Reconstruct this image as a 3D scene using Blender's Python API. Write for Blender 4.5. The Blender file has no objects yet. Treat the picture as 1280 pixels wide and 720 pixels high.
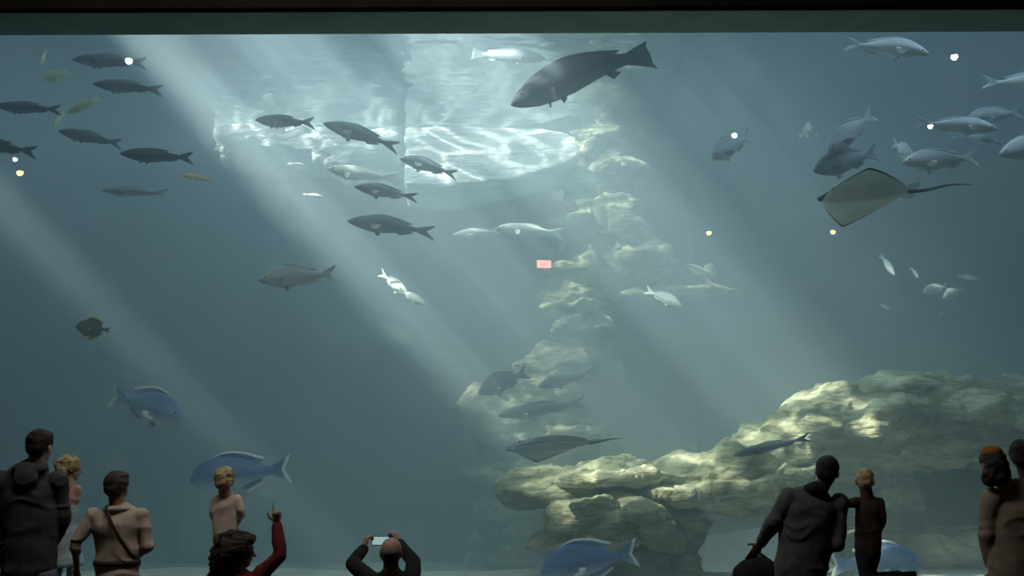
import bpy, bmesh, math, random
import numpy as np
from mathutils import Vector, Matrix, Quaternion

S = bpy.context.scene
COL = S.collection
R = math.radians

# ------------------------------------------------------------------ camera
EYE = Vector((0, 0, 1.6)); PITCH = R(8.3); FPX = 1372.0
cd = bpy.data.cameras.new('camera'); cd.sensor_width = 36; cd.lens = 36 * FPX / 1280
cam = bpy.data.objects.new('camera', cd); COL.objects.link(cam)
cam.location = EYE; cam.rotation_euler = (R(90) + PITCH, 0, 0)
S.camera = cam

def W(px, py, Y):
    """world point at depth Y (world y) that lies at photograph pixel px, py"""
    f = Vector((0, math.cos(PITCH), math.sin(PITCH))); u = Vector((0, -math.sin(PITCH), math.cos(PITCH)))
    r = f * FPX + Vector((1, 0, 0)) * (px - 640) - u * (py - 360)
    return EYE + r * (Y / r.y)

# ------------------------------------------------------------------ light and exposure
SUN_DIR = Vector((0.66, 0.21, -0.70)).normalized()
SUN_E = 26.0
SKY_P = 1950.0
WORLD = (0.012, 0.017, 0.019)
W_SCAT = (0.72, 0.90, 1.0); W_DENS = 0.125
W_ABS = (0.15, 0.60, 0.72); W_ADENS = 0.045
S.view_settings.view_transform = 'Standard'; S.view_settings.look = 'None'
S.view_settings.gamma = 1; S.view_settings.use_curve_mapping = False
S.view_settings.exposure = 0.37
S.cycles.use_denoising = True
S.cycles.max_bounces = 6; S.cycles.diffuse_bounces = 2; S.cycles.glossy_bounces = 3
S.cycles.volume_bounces = 2; S.cycles.transparent_max_bounces = 24
S.cycles.sample_clamp_indirect = 4
S.cycles.caustics_reflective = False; S.cycles.caustics_refractive = False
wd = bpy.data.worlds.new('world'); S.world = wd; wd.use_nodes = True
wd.node_tree.nodes['Background'].inputs[0].default_value = (*WORLD, 1)
wd.node_tree.nodes['Background'].inputs[1].default_value = 1.0

def light(name, kind, loc, energy, color, **k):
    l = bpy.data.lights.new(name, kind); l.energy = energy; l.color = color
    rot = k.pop('rot', None); d = k.pop('dir', None)
    for a, v in k.items(): setattr(l, a, v)
    o = bpy.data.objects.new(name, l); COL.objects.link(o); o.location = loc
    if d is not None: o.rotation_euler = Vector(d).to_track_quat('-Z', 'Y').to_euler()
    if rot: o.rotation_euler = rot
    return o
SURF = 7.7                                                          # level of the water
sun = light('sun', 'SUN', (-10, 10, 20), SUN_E, (0.96, 0.98, 0.95), dir=SUN_DIR, angle=R(0.7))
sky = light('skylight_glow', 'AREA', (-3.0, 19, 11.5), SKY_P, (0.60, 0.83, 1.0), shape='RECTANGLE', size=21, size_y=17)
fishfill = light('fish_fill_light', 'AREA', (6.5, 10.6, 8.6), 270, (0.58, 0.80, 1.0), dir=(-0.05, 0.35, -0.8), shape='RECTANGLE', size=5.0, size_y=0.8)  # unseen fill light, added to brighten the fish on the right
hallglow = light('hall_ceiling_light', 'AREA', (-1.5, 7.0, 7.1), 120, (1.0, 0.95, 0.89), shape='RECTANGLE', size=5, size_y=0.6)

# ------------------------------------------------------------------ materials
def mat(name):
    m = bpy.data.materials.new(name); m.use_nodes = True
    nt = m.node_tree; b = nt.nodes['Principled BSDF']
    return m, nt, b
def N(nt, t, **k):
    n = nt.nodes.new(t)
    for a, v in k.items():
        if a.startswith('i_'): n.inputs[a[2:].replace('_', ' ')].default_value = v
        else: setattr(n, a, v)
    return n
def L(nt, a, b): nt.links.new(a, b)
def ramp(nt, stops, interp='LINEAR'):
    r = nt.nodes.new('ShaderNodeValToRGB'); cr = r.color_ramp; cr.interpolation = interp
    while len(cr.elements) < len(stops): cr.elements.new(0.5)
    for e, (p, c) in zip(cr.elements, stops): e.position = p; e.color = c if len(c) == 4 else (*c, 1)
    return r
def plain(name, c, rough=0.8, noise=0.12, scale=6, bump=0.1, metal=0.0, bscale=None, coord='Object', spec=0.3):
    """a plain coloured surface with a little mottling and fine relief"""
    m, nt, b = mat(name)
    tc = N(nt, 'ShaderNodeTexCoord'); n = N(nt, 'ShaderNodeTexNoise'); n.inputs['Scale'].default_value = scale; n.inputs['Detail'].default_value = 4
    L(nt, tc.outputs[coord], n.inputs['Vector'])
    lo = tuple(x * (1 - noise * 2) for x in c); hi = tuple(min(1, x * (1 + noise * 2)) for x in c)
    r = ramp(nt, [(0.3, lo), (0.7, hi)]); L(nt, n.outputs['Fac'], r.inputs[0]); L(nt, r.outputs[0], b.inputs['Base Color'])
    b.inputs['Roughness'].default_value = rough; b.inputs['Metallic'].default_value = metal
    b.inputs['Specular IOR Level'].default_value = spec
    if bump:
        n2 = N(nt, 'ShaderNodeTexNoise'); n2.inputs['Scale'].default_value = bscale or scale * 4; L(nt, tc.outputs[coord], n2.inputs['Vector'])
        bp = N(nt, 'ShaderNodeBump'); bp.inputs['Strength'].default_value = bump; bp.inputs['Distance'].default_value = 0.02
        L(nt, n2.outputs['Fac'], bp.inputs['Height']); L(nt, bp.outputs[0], b.inputs['Normal'])
    return m
def glow(name, c, s):
    m, nt, b = mat(name); b.inputs['Base Color'].default_value = (0, 0, 0, 1)
    b.inputs['Emission Color'].default_value = (*c, 1); b.inputs['Emission Strength'].default_value = s; return m

# ------------------------------------------------------------------ helpers
def tag(o, label=None, cat=None, group=None, kind=None):
    if label: o['label'] = label
    if cat: o['category'] = cat
    if group: o['group'] = group
    if kind: o['kind'] = kind
    return o
def link(name, me, m=None, parent=None):
    o = bpy.data.objects.new(name, me); COL.objects.link(o)
    if m is not None:
        for q in (m if isinstance(m, (list, tuple)) else [m]): me.materials.append(q)
    if parent is not None: o.parent = parent
    return o
def empty(name, loc=(0, 0, 0), rz=0):
    o = bpy.data.objects.new(name, None); COL.objects.link(o); o.location = loc; o.rotation_euler = (0, 0, rz); o.empty_display_size = 0.1
    return o
def pydata(name, v, f, smooth=True):
    me = bpy.data.meshes.new(name); me.from_pydata([tuple(p) for p in v], [], [tuple(q) for q in f]); me.update()
    if smooth: me.polygons.foreach_set('use_smooth', [True] * len(me.polygons))
    return me
def box(name, lo, hi, m, parent=None, bevel=0.0, kind=None):
    bm = bmesh.new(); bmesh.ops.create_cube(bm, size=1)
    c = [(a + b) / 2 for a, b in zip(lo, hi)]; s = [abs(b - a) for a, b in zip(lo, hi)]
    for v in bm.verts: v.co = Vector([v.co[i] * s[i] for i in range(3)])
    if bevel: bmesh.ops.bevel(bm, geom=bm.edges[:], offset=bevel, segments=2, affect='EDGES', profile=0.6)
    me = bpy.data.meshes.new(name); bm.to_mesh(me); bm.free()
    o = link(name, me, m, parent); o.location = c
    if kind: o['kind'] = kind
    return o

def vnoise(p, seed=0):
    """value noise at an (n,3) array of points, -1..1"""
    i = np.floor(p).astype(np.int64); f = p - i; f = f * f * f * (f * (f * 6 - 15) + 10)
    def h(a):
        n = (a[:, 0] * 73856093) ^ (a[:, 1] * 19349663) ^ (a[:, 2] * 83492791) ^ (seed * 2654435761)
        n = (n ^ (n >> 13)) * 1274126177 & 0x7fffffff
        n = (n ^ (n >> 16)) * 668265263 & 0x7fffffff
        return n / 0x3fffffff - 1.0
    out = 0
    for dx in (0, 1):
        for dy in (0, 1):
            for dz in (0, 1):
                w = (f[:, 0] if dx else 1 - f[:, 0]) * (f[:, 1] if dy else 1 - f[:, 1]) * (f[:, 2] if dz else 1 - f[:, 2])
                out = out + w * h(i + np.array([dx, dy, dz]))
    return out
def fbm(p, oct=4, seed=0, gain=0.5, ridged=False):
    a = 1.0; s = 0; t = 0
    for k in range(oct):
        n = vnoise(p * (2.03 ** k) + k * 17.3, seed + k)
        if ridged: n = 1 - 2 * np.abs(n)
        s = s + a * n; t += a; a *= gain
    return s / t
def get_co(me):
    a = np.empty(len(me.vertices) * 3); me.vertices.foreach_get('co', a); return a.reshape(-1, 3)
def get_no(me):
    a = np.empty(len(me.vertices) * 3); me.vertices.foreach_get('normal', a); return a.reshape(-1, 3)
def set_co(me, a): me.vertices.foreach_set('co', a.ravel()); me.update()
def voxel(me, size, smooth=0, iters=6):
    """fuses the overlapping closed shells of a mesh into one surface"""
    o = bpy.data.objects.new('t', me); COL.objects.link(o)
    md = o.modifiers.new('r', 'REMESH'); md.mode = 'VOXEL'; md.voxel_size = size; md.use_smooth_shade = True
    if smooth:
        s = o.modifiers.new('s', 'SMOOTH'); s.factor = smooth; s.iterations = iters
    dg = bpy.context.evaluated_depsgraph_get(); r = bpy.data.meshes.new_from_object(o.evaluated_get(dg))
    bpy.data.objects.remove(o); bpy.data.meshes.remove(me); return r

class Shells:
    """collects closed shells: ellipsoids, tapered tubes, lofted trunks"""
    def __init__(s): s.v = []; s.f = []
    def add(s, v, f):
        n = len(s.v); s.v += [tuple(p) for p in v]; s.f += [tuple(i + n for i in q) for q in f]
    def ell(s, c, r, rot=None, seg=16, ring=10):
        c = Vector(c); v = []; f = []
        if isinstance(r, (int, float)): r = (r, r, r)
        for i in range(ring + 1):
            t = math.pi * i / ring
            for j in range(seg):
                a = 2 * math.pi * j / seg
                p = Vector((math.sin(t) * math.cos(a) * r[0], math.sin(t) * math.sin(a) * r[1], math.cos(t) * r[2]))
                if i in (0, ring) and j: continue
                if rot is not None: p = rot @ p
                v.append(c + p)
        def ix(i, j): return 0 if i == 0 else (len(v) - 1 if i == ring else 1 + (i - 1) * seg + j % seg)
        for i in range(ring):
            for j in range(seg):
                q = [ix(i, j), ix(i + 1, j), ix(i + 1, j + 1), ix(i, j + 1)]
                q2 = []
                [q2.append(x) for x in q if x not in q2]
                f.append(q2)
        s.add(v, f)
    def loft(s, secs, side=None, seg=16, cap=True):
        """secs: list of (centre, rx, ry); side: direction of the rx axis"""
        v = []; f = []; n = len(secs); P = [Vector(q[0]) for q in secs]
        sd = Vector(side) if side is not None else None
        last = None
        for k, (c, rx, ry) in enumerate(secs):
            t = (P[min(k + 1, n - 1)] - P[max(k - 1, 0)]).normalized()
            if sd is not None: a = (sd - t * sd.dot(t)).normalized()
            else:
                if last is None: last = t.orthogonal()
                a = (last - t * last.dot(t)).normalized(); last = a
            b = t.cross(a)
            for j in range(seg):
                g = 2 * math.pi * j / seg
                v.append(P[k] + a * (math.cos(g) * rx) + b * (math.sin(g) * ry))
        for k in range(n - 1):
            for j in range(seg):
                f.append((k * seg + j, k * seg + (j + 1) % seg, (k + 1) * seg + (j + 1) % seg, (k + 1) * seg + j))
        if cap:
            f.append(tuple(range(seg))[::-1]); f.append(tuple((n - 1) * seg + j for j in range(seg)))
        s.add(v, f)
    def cap(s, a, b, ra, rb, seg=12):
        """tapered capsule"""
        a = Vector(a); b = Vector(b); d = b - a; l = d.length
        if l < 1e-5: return s.ell(a, ra, seg=seg, ring=8)
        t = d / l; secs = []
        for k in range(4): g = (k + 0.25) / 4 * math.pi / 2; secs.append((a - t * (math.cos(g) * ra), math.sin(g) * ra, math.sin(g) * ra))
        secs.append((a, ra, ra)); secs.append((b, rb, rb))
        for k in range(3, -1, -1): g = (k + 0.25) / 4 * math.pi / 2; secs.append((b + t * (math.cos(g) * rb), math.sin(g) * rb, math.sin(g) * rb))
        s.loft(secs, seg=seg)
    def mesh(s, name='m', smooth=True):
        return pydata(name, s.v, s.f, smooth)
# ------------------------------------------------------------------ the setting
M = {}
M['header'] = plain('painted_header', (0.20, 0.28, 0.235), 0.55, 0.06, 3, 0.03)
M['upper'] = plain('dark_hall_wall', (0.013, 0.011, 0.009), 1.0, 0.1, 2, 0.05, spec=0.0)
M['hallfloor'] = plain('hall_carpet', (0.02, 0.02, 0.022), 0.95, 0.15, 30, 0.2)
M['tankwall'] = plain('tank_wall', (0.10, 0.13, 0.125), 0.9, 0.25, 0.7, 0.6, bscale=3)
M['roof'] = plain('sun_gobo_panel', (0.10, 0.10, 0.10), 0.9, 0.1, 1, 0)

def rockmat(name, lo, hi, scale=1.2, cracks=0.55):
    m, nt, b = mat(name)
    tc = N(nt, 'ShaderNodeTexCoord'); mp = N(nt, 'ShaderNodeMapping'); mp.inputs['Scale'].default_value = (1, 1, 2.6)
    L(nt, tc.outputs['Object'], mp.inputs[0])
    n = N(nt, 'ShaderNodeTexNoise'); n.inputs['Scale'].default_value = scale; n.inputs['Detail'].default_value = 7; n.inputs['Roughness'].default_value = 0.62
    L(nt, mp.outputs[0], n.inputs['Vector'])
    r = ramp(nt, [(0.28, tuple(x * 0.5 for x in lo)), (0.45, lo), (0.62, hi), (0.78, tuple(min(1, x * 1.15) for x in hi))])
    L(nt, n.outputs['Fac'], r.inputs[0])
    cw = N(nt, 'ShaderNodeVectorMath', operation='MULTIPLY_ADD'); cw.inputs[1].default_value = (0.7, 0.7, 0.7); L(nt, n.outputs['Color'], cw.inputs[0]); L(nt, mp.outputs[0], cw.inputs[2])
    vc = N(nt, 'ShaderNodeTexVoronoi', feature='DISTANCE_TO_EDGE'); vc.inputs['Scale'].default_value = 1.5; L(nt, cw.outputs[0], vc.inputs['Vector'])
    cr = ramp(nt, [(0.0, (0.25, 0.27, 0.25)), (0.035, (0.75, 0.75, 0.75)), (0.09, (1, 1, 1))]); L(nt, vc.outputs['Distance'], cr.inputs[0])
    cm = N(nt, 'ShaderNodeMix', data_type='RGBA', blend_type='MULTIPLY'); cm.inputs[0].default_value = cracks; L(nt, r.outputs[0], cm.inputs[6]); L(nt, cr.outputs[0], cm.inputs[7]); L(nt, cm.outputs[2], b.inputs['Base Color'])
    b.inputs['Roughness'].default_value = 0.95; b.inputs['Specular IOR Level'].default_value = 0.1
    n2 = N(nt, 'ShaderNodeTexNoise'); n2.inputs['Scale'].default_value = 5; n2.inputs['Detail'].default_value = 6; L(nt, mp.outputs[0], n2.inputs['Vector'])
    bp = N(nt, 'ShaderNodeBump'); bp.inputs['Strength'].default_value = 0.9; bp.inputs['Distance'].default_value = 0.12
    L(nt, n2.outputs['Fac'], bp.inputs['Height']); L(nt, bp.outputs[0], b.inputs['Normal'])
    return m
M['rock'] = rockmat('algae_rock', (0.34, 0.35, 0.20), (0.84, 0.83, 0.54))
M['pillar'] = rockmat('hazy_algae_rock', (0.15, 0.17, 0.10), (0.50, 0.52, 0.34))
M['cave'] = rockmat('shaded_cave_rock', (0.05, 0.06, 0.06), (0.14, 0.16, 0.15))  # rock colour darkened: the shade of the cave is put into it
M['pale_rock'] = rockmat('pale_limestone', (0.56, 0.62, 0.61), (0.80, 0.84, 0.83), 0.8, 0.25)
M['sand'] = plain('sand', (0.55, 0.56, 0.48), 0.95, 0.12, 2.5, 0.3, bscale=14)

# water body, with a scattering and absorbing volume
m, nt, b = mat('sea_water'); nt.nodes.remove(b); out = nt.nodes['Material Output']
sc_ = N(nt, 'ShaderNodeVolumeScatter'); sc_.inputs['Color'].default_value = (*W_SCAT, 1); sc_.inputs['Density'].default_value = W_DENS; sc_.inputs['Anisotropy'].default_value = 0.45
ab_ = N(nt, 'ShaderNodeVolumeAbsorption'); ab_.inputs['Color'].default_value = (*W_ABS, 1); ab_.inputs['Density'].default_value = W_ADENS
ad = N(nt, 'ShaderNodeAddShader'); L(nt, sc_.outputs[0], ad.inputs[0]); L(nt, ab_.outputs[0], ad.inputs[1]); L(nt, ad.outputs[0], out.inputs['Volume'])
m.cycles.homogeneous_volume = True
M['water'] = m
# the rippling surface, mirror from below at grazing angles, with caustic light painted into its transparency
m, nt, b = mat('water_surface'); nt.nodes.remove(b); out = nt.nodes['Material Output']
tc = N(nt, 'ShaderNodeTexCoord')
wn = N(nt, 'ShaderNodeTexNoise'); wn.inputs['Scale'].default_value = 0.9; wn.inputs['Detail'].default_value = 2; L(nt, tc.outputs['Object'], wn.inputs['Vector'])
wm = N(nt, 'ShaderNodeVectorMath', operation='MULTIPLY_ADD'); wm.inputs[1].default_value = (0.9, 0.9, 0); L(nt, wn.outputs['Color'], wm.inputs[0]); L(nt, tc.outputs['Object'], wm.inputs[2])
vo = N(nt, 'ShaderNodeTexVoronoi', feature='DISTANCE_TO_EDGE'); vo.inputs['Scale'].default_value = 1.55; L(nt, wm.outputs[0], vo.inputs['Vector'])
rp = ramp(nt, [(0.0, (1, 1, 1)), (0.05, (0.8, 0.8, 0.8)), (0.13, (0.28, 0.28, 0.28)), (0.45, (0.13, 0.13, 0.13))]); L(nt, vo.outputs['Distance'], rp.inputs[0])
ln = N(nt, 'ShaderNodeTexNoise'); ln.inputs['Scale'].default_value = 0.75; ln.inputs['Detail'].default_value = 2; L(nt, tc.outputs['Object'], ln.inputs['Vector'])
lr = ramp(nt, [(0.36, (0.38, 0.38, 0.38)), (0.62, (1, 1, 1))]); L(nt, ln.outputs['Fac'], lr.inputs[0])
mu = N(nt, 'ShaderNodeMix', data_type='RGBA', blend_type='MULTIPLY'); mu.inputs[0].default_value = 1
L(nt, rp.outputs[0], mu.inputs[6]); L(nt, lr.outputs[0], mu.inputs[7])
tr = N(nt, 'ShaderNodeBsdfTransparent'); L(nt, mu.outputs[2], tr.inputs[0])
gl = N(nt, 'ShaderNodeBsdfGlossy'); gl.inputs['Roughness'].default_value = 0.10; gl.inputs['Color'].default_value = (0.30, 0.35, 0.35, 1)
bn = N(nt, 'ShaderNodeTexNoise'); bn.inputs['Scale'].default_value = 1.6; bn.inputs['Detail'].default_value = 2.5; L(nt, tc.outputs['Object'], bn.inputs['Vector'])
bp = N(nt, 'ShaderNodeBump'); bp.inputs['Strength'].default_value = 0.5; bp.inputs['Distance'].default_value = 0.10; L(nt, bn.outputs['Fac'], bp.inputs['Height']); L(nt, bp.outputs[0], gl.inputs['Normal'])
lw = N(nt, 'ShaderNodeLayerWeight'); lw.inputs['Blend'].default_value = 0.5
lf = ramp(nt, [(0.30, (0.03,) * 3), (0.62, (1, 1, 1))]); L(nt, lw.outputs['Facing'], lf.inputs[0])
mx = N(nt, 'ShaderNodeMixShader'); L(nt, lf.outputs[0], mx.inputs[0]); L(nt, tr.outputs[0], mx.inputs[1]); L(nt, gl.outputs[0], mx.inputs[2]); L(nt, mx.outputs[0], out.inputs['Surface'])
M['surface'] = m
# acrylic
m, nt, b = mat('clear_acrylic'); nt.nodes.remove(b); out = nt.nodes['Material Output']
tr = N(nt, 'ShaderNodeBsdfTransparent'); tr.inputs[0].default_value = (0.97, 0.99, 0.98, 1)
gl = N(nt, 'ShaderNodeBsdfGlossy'); gl.inputs['Roughness'].default_value = 0.0
mx = N(nt, 'ShaderNodeMixShader'); mx.inputs[0].default_value = 0.035; L(nt, tr.outputs[0], mx.inputs[1]); L(nt, gl.outputs[0], mx.inputs[2]); L(nt, mx.outputs[0], out.inputs['Surface'])
M['glass'] = m

GY = 10.0                                   # the window plane
top = W(640, 30, GY).z; ztop2 = W(640, 10, GY).z
XL, XR = -9.5, 9.5
g = box('window_1', (XL, GY, 0.28), (XR, GY + 0.0005, top + 0.1), M['glass'], kind='structure')
# a pane of real thickness is drawn as one sheet on its front; the acrylic edges sit in the frame
h = box('trim_1', (XL, GY - 0.30, top), (XR, GY + 0.25, ztop2 + 0.02), M['header'], bevel=0.01, kind='structure'); h.rotation_euler = (0, R(-0.22), 0)
h = box('trim_2', (XL, GY - 0.40, top + 0.004), (XR, GY - 0.30, ztop2 + 0.5), M['upper'], bevel=0.01, kind='structure'); h.rotation_euler = (0, R(-0.22), 0)
box('wall_front', (XL - 1, GY - 0.1, ztop2 + 0.45), (XR + 1, GY + 0.25, 7.95), M['upper'], kind='structure')
box('trim_3', (XL, GY - 0.15, 0.0), (XR, GY + 0.25, 0.28), M['header'], bevel=0.01, kind='structure')
box('floor', (XL - 1, -8, -0.2), (XR + 1, GY + 0.2, 0.0), M['hallfloor'], kind='structure')
box('ceiling', (XL - 1, -8, 7.2), (XR + 1, GY - 0.1, 7.4), M['upper'], kind='structure')
box('wall_left', (XL - 1, -8, 0), (XL - 0.5, GY + 0.2, 7.2), M['upper'], kind='structure')
box('wall_right', (XR + 0.5, -8, 0), (XR + 1, GY + 0.2, 7.2), M['upper'], kind='structure')
box('wall_back', (XL - 1, -8.4, 0), (XR + 1, -8, 7.2), M['upper'], kind='structure')

# tank shell
TZ = -1.6
water = box('water', (-12.4, GY + 0.02, TZ + 0.02), (13.9, 27.9, SURF), M['water']); tag(water, 'hazy blue green sea water filling the tank behind the window', 'water', kind='stuff')
def grid(name, x0, x1, y0, y1, nx, ny, zf, m):
    v = []; f = []
    for j in range(ny + 1):
        for i in range(nx + 1):
            x = x0 + (x1 - x0) * i / nx; y = y0 + (y1 - y0) * j / ny; v.append((x, y, 0))
    for j in range(ny):
        for i in range(nx):
            a = j * (nx + 1) + i; f.append((a, a + 1, a + nx + 2, a + nx + 1))
    me = pydata(name, v, f); c = get_co(me); c[:, 2] = zf(c); set_co(me, c); return link(name, me, m)
s_ = grid('water_surface', -12.4, 13.9, GY + 0.2, 27.9, 60, 40, lambda c: 0.012 * vnoise(c * 1.3), M['surface'])
s_.location.z = SURF + 0.01; tag(s_, 'rippling underside of the water surface mirroring the tank', 'water surface', kind='stuff')

def wallgrid(name, P, ux, uz, nx, nz, m, amp, seed, nrm):
    """rough plastered rock wall, P corner, ux along, uz up"""
    v = []; f = []
    for j in range(nz + 1):
        for i in range(nx + 1): v.append(Vector(P) + Vector(ux) * (i / nx) + Vector(uz) * (j / nz))
    for j in range(nz):
        for i in range(nx):
            a = j * (nx + 1) + i; f.append((a, a + 1, a + nx + 2, a + nx + 1))
    me = pydata(name, v, f); c = get_co(me); d = fbm(c * np.array([0.5, 0.5, 0.8]), 5, seed, 0.55)
    c = c + np.array(nrm)[None] * (d[:, None] * amp); set_co(me, c)
    o = link(name, me, m); o['kind'] = 'structure'; return o
wallgrid('wall_tank_back', (-12.6, 21.3, TZ), (16.2, 0, 0), (0, 0, 11.5), 120, 80, M['tankwall'], 0.55, 3, (0, -1, 0))
wallgrid('wall_tank_return', (3.6, 20.9, TZ), (0, 7, 0), (0, 0, 11.5), 50, 80, M['tankwall'], 0.3, 5, (1, 0, 0))
wallgrid('wall_tank_far', (3.4, 27.6, TZ), (11, 0, 0), (0, 0, 11.5), 80, 80, M['tankwall'], 0.5, 7, (0, -1, 0))
wallgrid('wall_tank_left', (-12.0, GY, TZ), (0, 12, 0), (0, 0, 11.5), 80, 80, M['tankwall'], 0.4, 9, (1, 0, 0))
wallgrid('wall_tank_right', (13.5, GY, TZ), (0, 18, 0), (0, 0, 11.5), 80, 80, M['tankwall'], 0.4, 11, (-1, 0, 0))
# unseen gobo over the tank: added panels whose gaps cut the sun into shafts
RZ = 22.0
def up(p):
    p = Vector(p); t = (RZ - p.z) / -SUN_DIR.z; return p - SUN_DIR * t
def rx(px, Y=16, py=180): return up(W(px, py, Y)).x
def yr(y): return y + SUN_DIR.y / SUN_DIR.z * (RZ - 3)   # blocker y whose shade falls at y on the level of the rocks
YA, Y2, Y3, YB = yr(13.8), yr(16), yr(18.5), yr(26)
X0, X1 = -42.0, 16.0
gobom = [0]
def deck(x0, x1, y0, y1):
    o = box('roof', (x0, y0, RZ), (x1, y1, RZ + 0.15), M['roof'], kind='structure')
deck(X0, X1, -10.0, yr(11.5)); deck(X0, X1, YB, 34.0)
def blockers(rows, y0, y1, Y):
    """rows: the openings as pixel ranges at depth Y; everything between them is deck"""
    x = X0
    for a, b in rows:
        xa, xb = rx(a, Y), rx(b, Y); deck(x, xa, y0, y1); x = xb
    deck(x, X1, y0, y1)
YN = yr(11.5)
blockers([(262, 500), (530, 715)], YN, YA, 15)
blockers([(-80, -20), (280, 350), (375, 520), (550, 725)], YA, Y2, 15.5)
blockers([(-80, -20), (262, 500), (515, 790), (812, 842), (862, 896), (918, 946), (975, 995)], Y2, Y3, 17.5)
blockers([(245, 790), (845, 868), (895, 925), (955, 975)], Y3, YB, 20)
# ------------------------------------------------------------------ rocks
def rock(name, blobs, m, vox=0.09, amp=0.3, seed=1, label=None, group=None, strata=0.5, freq=0.9, kind=None):
    """blobs: (px, py, Y, rx_px, rz_px, ry_m[, tilt_deg])"""
    s = Shells(); c0 = W(blobs[0][0], blobs[0][1], blobs[0][2])
    for q in blobs:
        px, py, Y, a, bz, ry = q[:6]; k = Y / FPX
        rot = Matrix.Rotation(-R(q[6]), 3, 'Y') if len(q) > 6 else None
        s.ell(W(px, py, Y) - c0, (a * k, ry, bz * k), rot, 20, 14)
    me = voxel(s.mesh(), vox, 0.5, 2)
    c = get_co(me); n = get_no(me); w = c + np.array(c0)
    p = w * np.array([freq, freq, freq * 1.6])
    warp = fbm(p * 0.6 + 9, 2, seed + 40)[:, None] * 0.8
    d = fbm(p + warp, 5, seed, 0.55) * amp + fbm(p * 1.4 + 5 + warp, 3, seed + 20, 0.5, True) * amp * 0.5
    # bedding planes: horizontal ledges that stand proud and notches that cut in
    zz = w[:, 2] + 0.25 * fbm(w * np.array([0.35, 0.35, 0.2]), 2, seed + 60)
    st = fbm(np.stack([w[:, 0] * 0.35, w[:, 1] * 0.35, zz * 2.6], 1), 3, seed + 70, 0.6)
    st = np.sign(st) * np.abs(st) ** 0.6
    hor = np.sqrt(np.clip(1 - n[:, 2] ** 2, 0, 1))
    c = c + n * d[:, None] + n * np.array([1, 1, 0.15]) * (st * strata * amp * hor)[:, None]
    w2 = c + np.array(c0); fine = fbm(w2 * np.array([2.4, 2.4, 3.2]), 4, seed + 90, 0.6, True)
    cr = fbm(w2 * np.array([5.5, 5.5, 8.0]), 3, seed + 95, 0.6, True)
    c = c + n * (fine * amp * 0.34 + cr * amp * 0.13)[:, None]
    set_co(me, c)
    o = link(name, me, m); me.polygons.foreach_set('use_smooth', [True] * len(me.polygons)); o.location = c0
    if kind: tag(o, kind=kind)
    else: tag(o, label, 'rock', group)
    return o

# the great ledge on the right: long layered snout, swelling hump
rock('rock_ledge', [
    (1150, 532, 14.84, 150, 52, 1.2, 4), (1060, 540, 14.31, 95, 42, 1.0, 14), (985, 558, 13.99, 90, 34, 0.9, 20), (1250, 532, 15.16, 110, 48, 1.3),
    (900, 588, 13.78, 100, 24, 0.8, 5), (800, 598, 13.73, 110, 14, 0.7, 3), (715, 609, 13.73, 75, 12, 0.6, 2), (1020, 516, 14.31, 60, 22, 0.7, 25),
    (1360, 532, 15.37, 90, 54, 1.3), (1110, 500, 14.63, 70, 26, 0.8, 6),
    (905, 607, 13.52, 75, 5, 0.7, 3), (950, 620, 13.46, 62, 5, 0.65, 5), (840, 616, 13.52, 52, 6, 0.7, -4), (965, 598, 13.46, 66, 5, 0.7, 12), (770, 596, 13.46, 90, 4, 0.7, 3), (690, 618, 13.57, 42, 6, 0.5, 0)],
    M['rock'], 0.036, 0.20, 3, 'great weathered rock ledge swelling to a hump, its snout lit yellow green', strata=0.9)
# what carries it
rock('rock_pedestal', [
    (760, 640, 13.99, 48, 26, 0.55), (800, 700, 14.31, 66, 45, 0.7), (745, 720, 14.31, 44, 40, 0.7), (820, 740, 14.31, 50, 60, 0.7),
    (730, 640, 13.15, 42, 9, 0.5, 12), (800, 638, 13.15, 42, 8, 0.5, -22), (818, 662, 13.15, 36, 9, 0.45, -18), (700, 668, 13.78, 42, 7, 0.5, 22), (760, 662, 13.15, 40, 14, 0.5, 5), (850, 655, 14.42, 22, 30, 0.6)],
    M['rock'], 0.036, 0.17, 11, 'stepped rock pedestal carrying the snout of the long ledge', strata=1.0)
rock('low_rock', [
    (1130, 688, 15.05, 90, 26, 1.0), (1230, 688, 15.16, 110, 26, 1.1), (1330, 690, 15.26, 90, 46, 1.1), (1127, 622, 15.16, 14, 56, 0.4), (1040, 630, 16.11, 60, 50, 0.8), (1200, 760, 15.16, 140, 60, 1.2)],
    M['rock'], 0.06, 0.13, 23, 'low shaded rock shelf below the cave under the ledge', strata=0.8)
rock('cave_rock', [(1200, 620, 16.85, 170, 80, 0.5), (1340, 620, 16.54, 90, 90, 0.7), (960, 636, 16.54, 130, 18, 0.5, 3)], M['cave'], 0.1, 0.15, 27, 'rock wall with painted shade at the back of the cave under the ledge')
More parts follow.
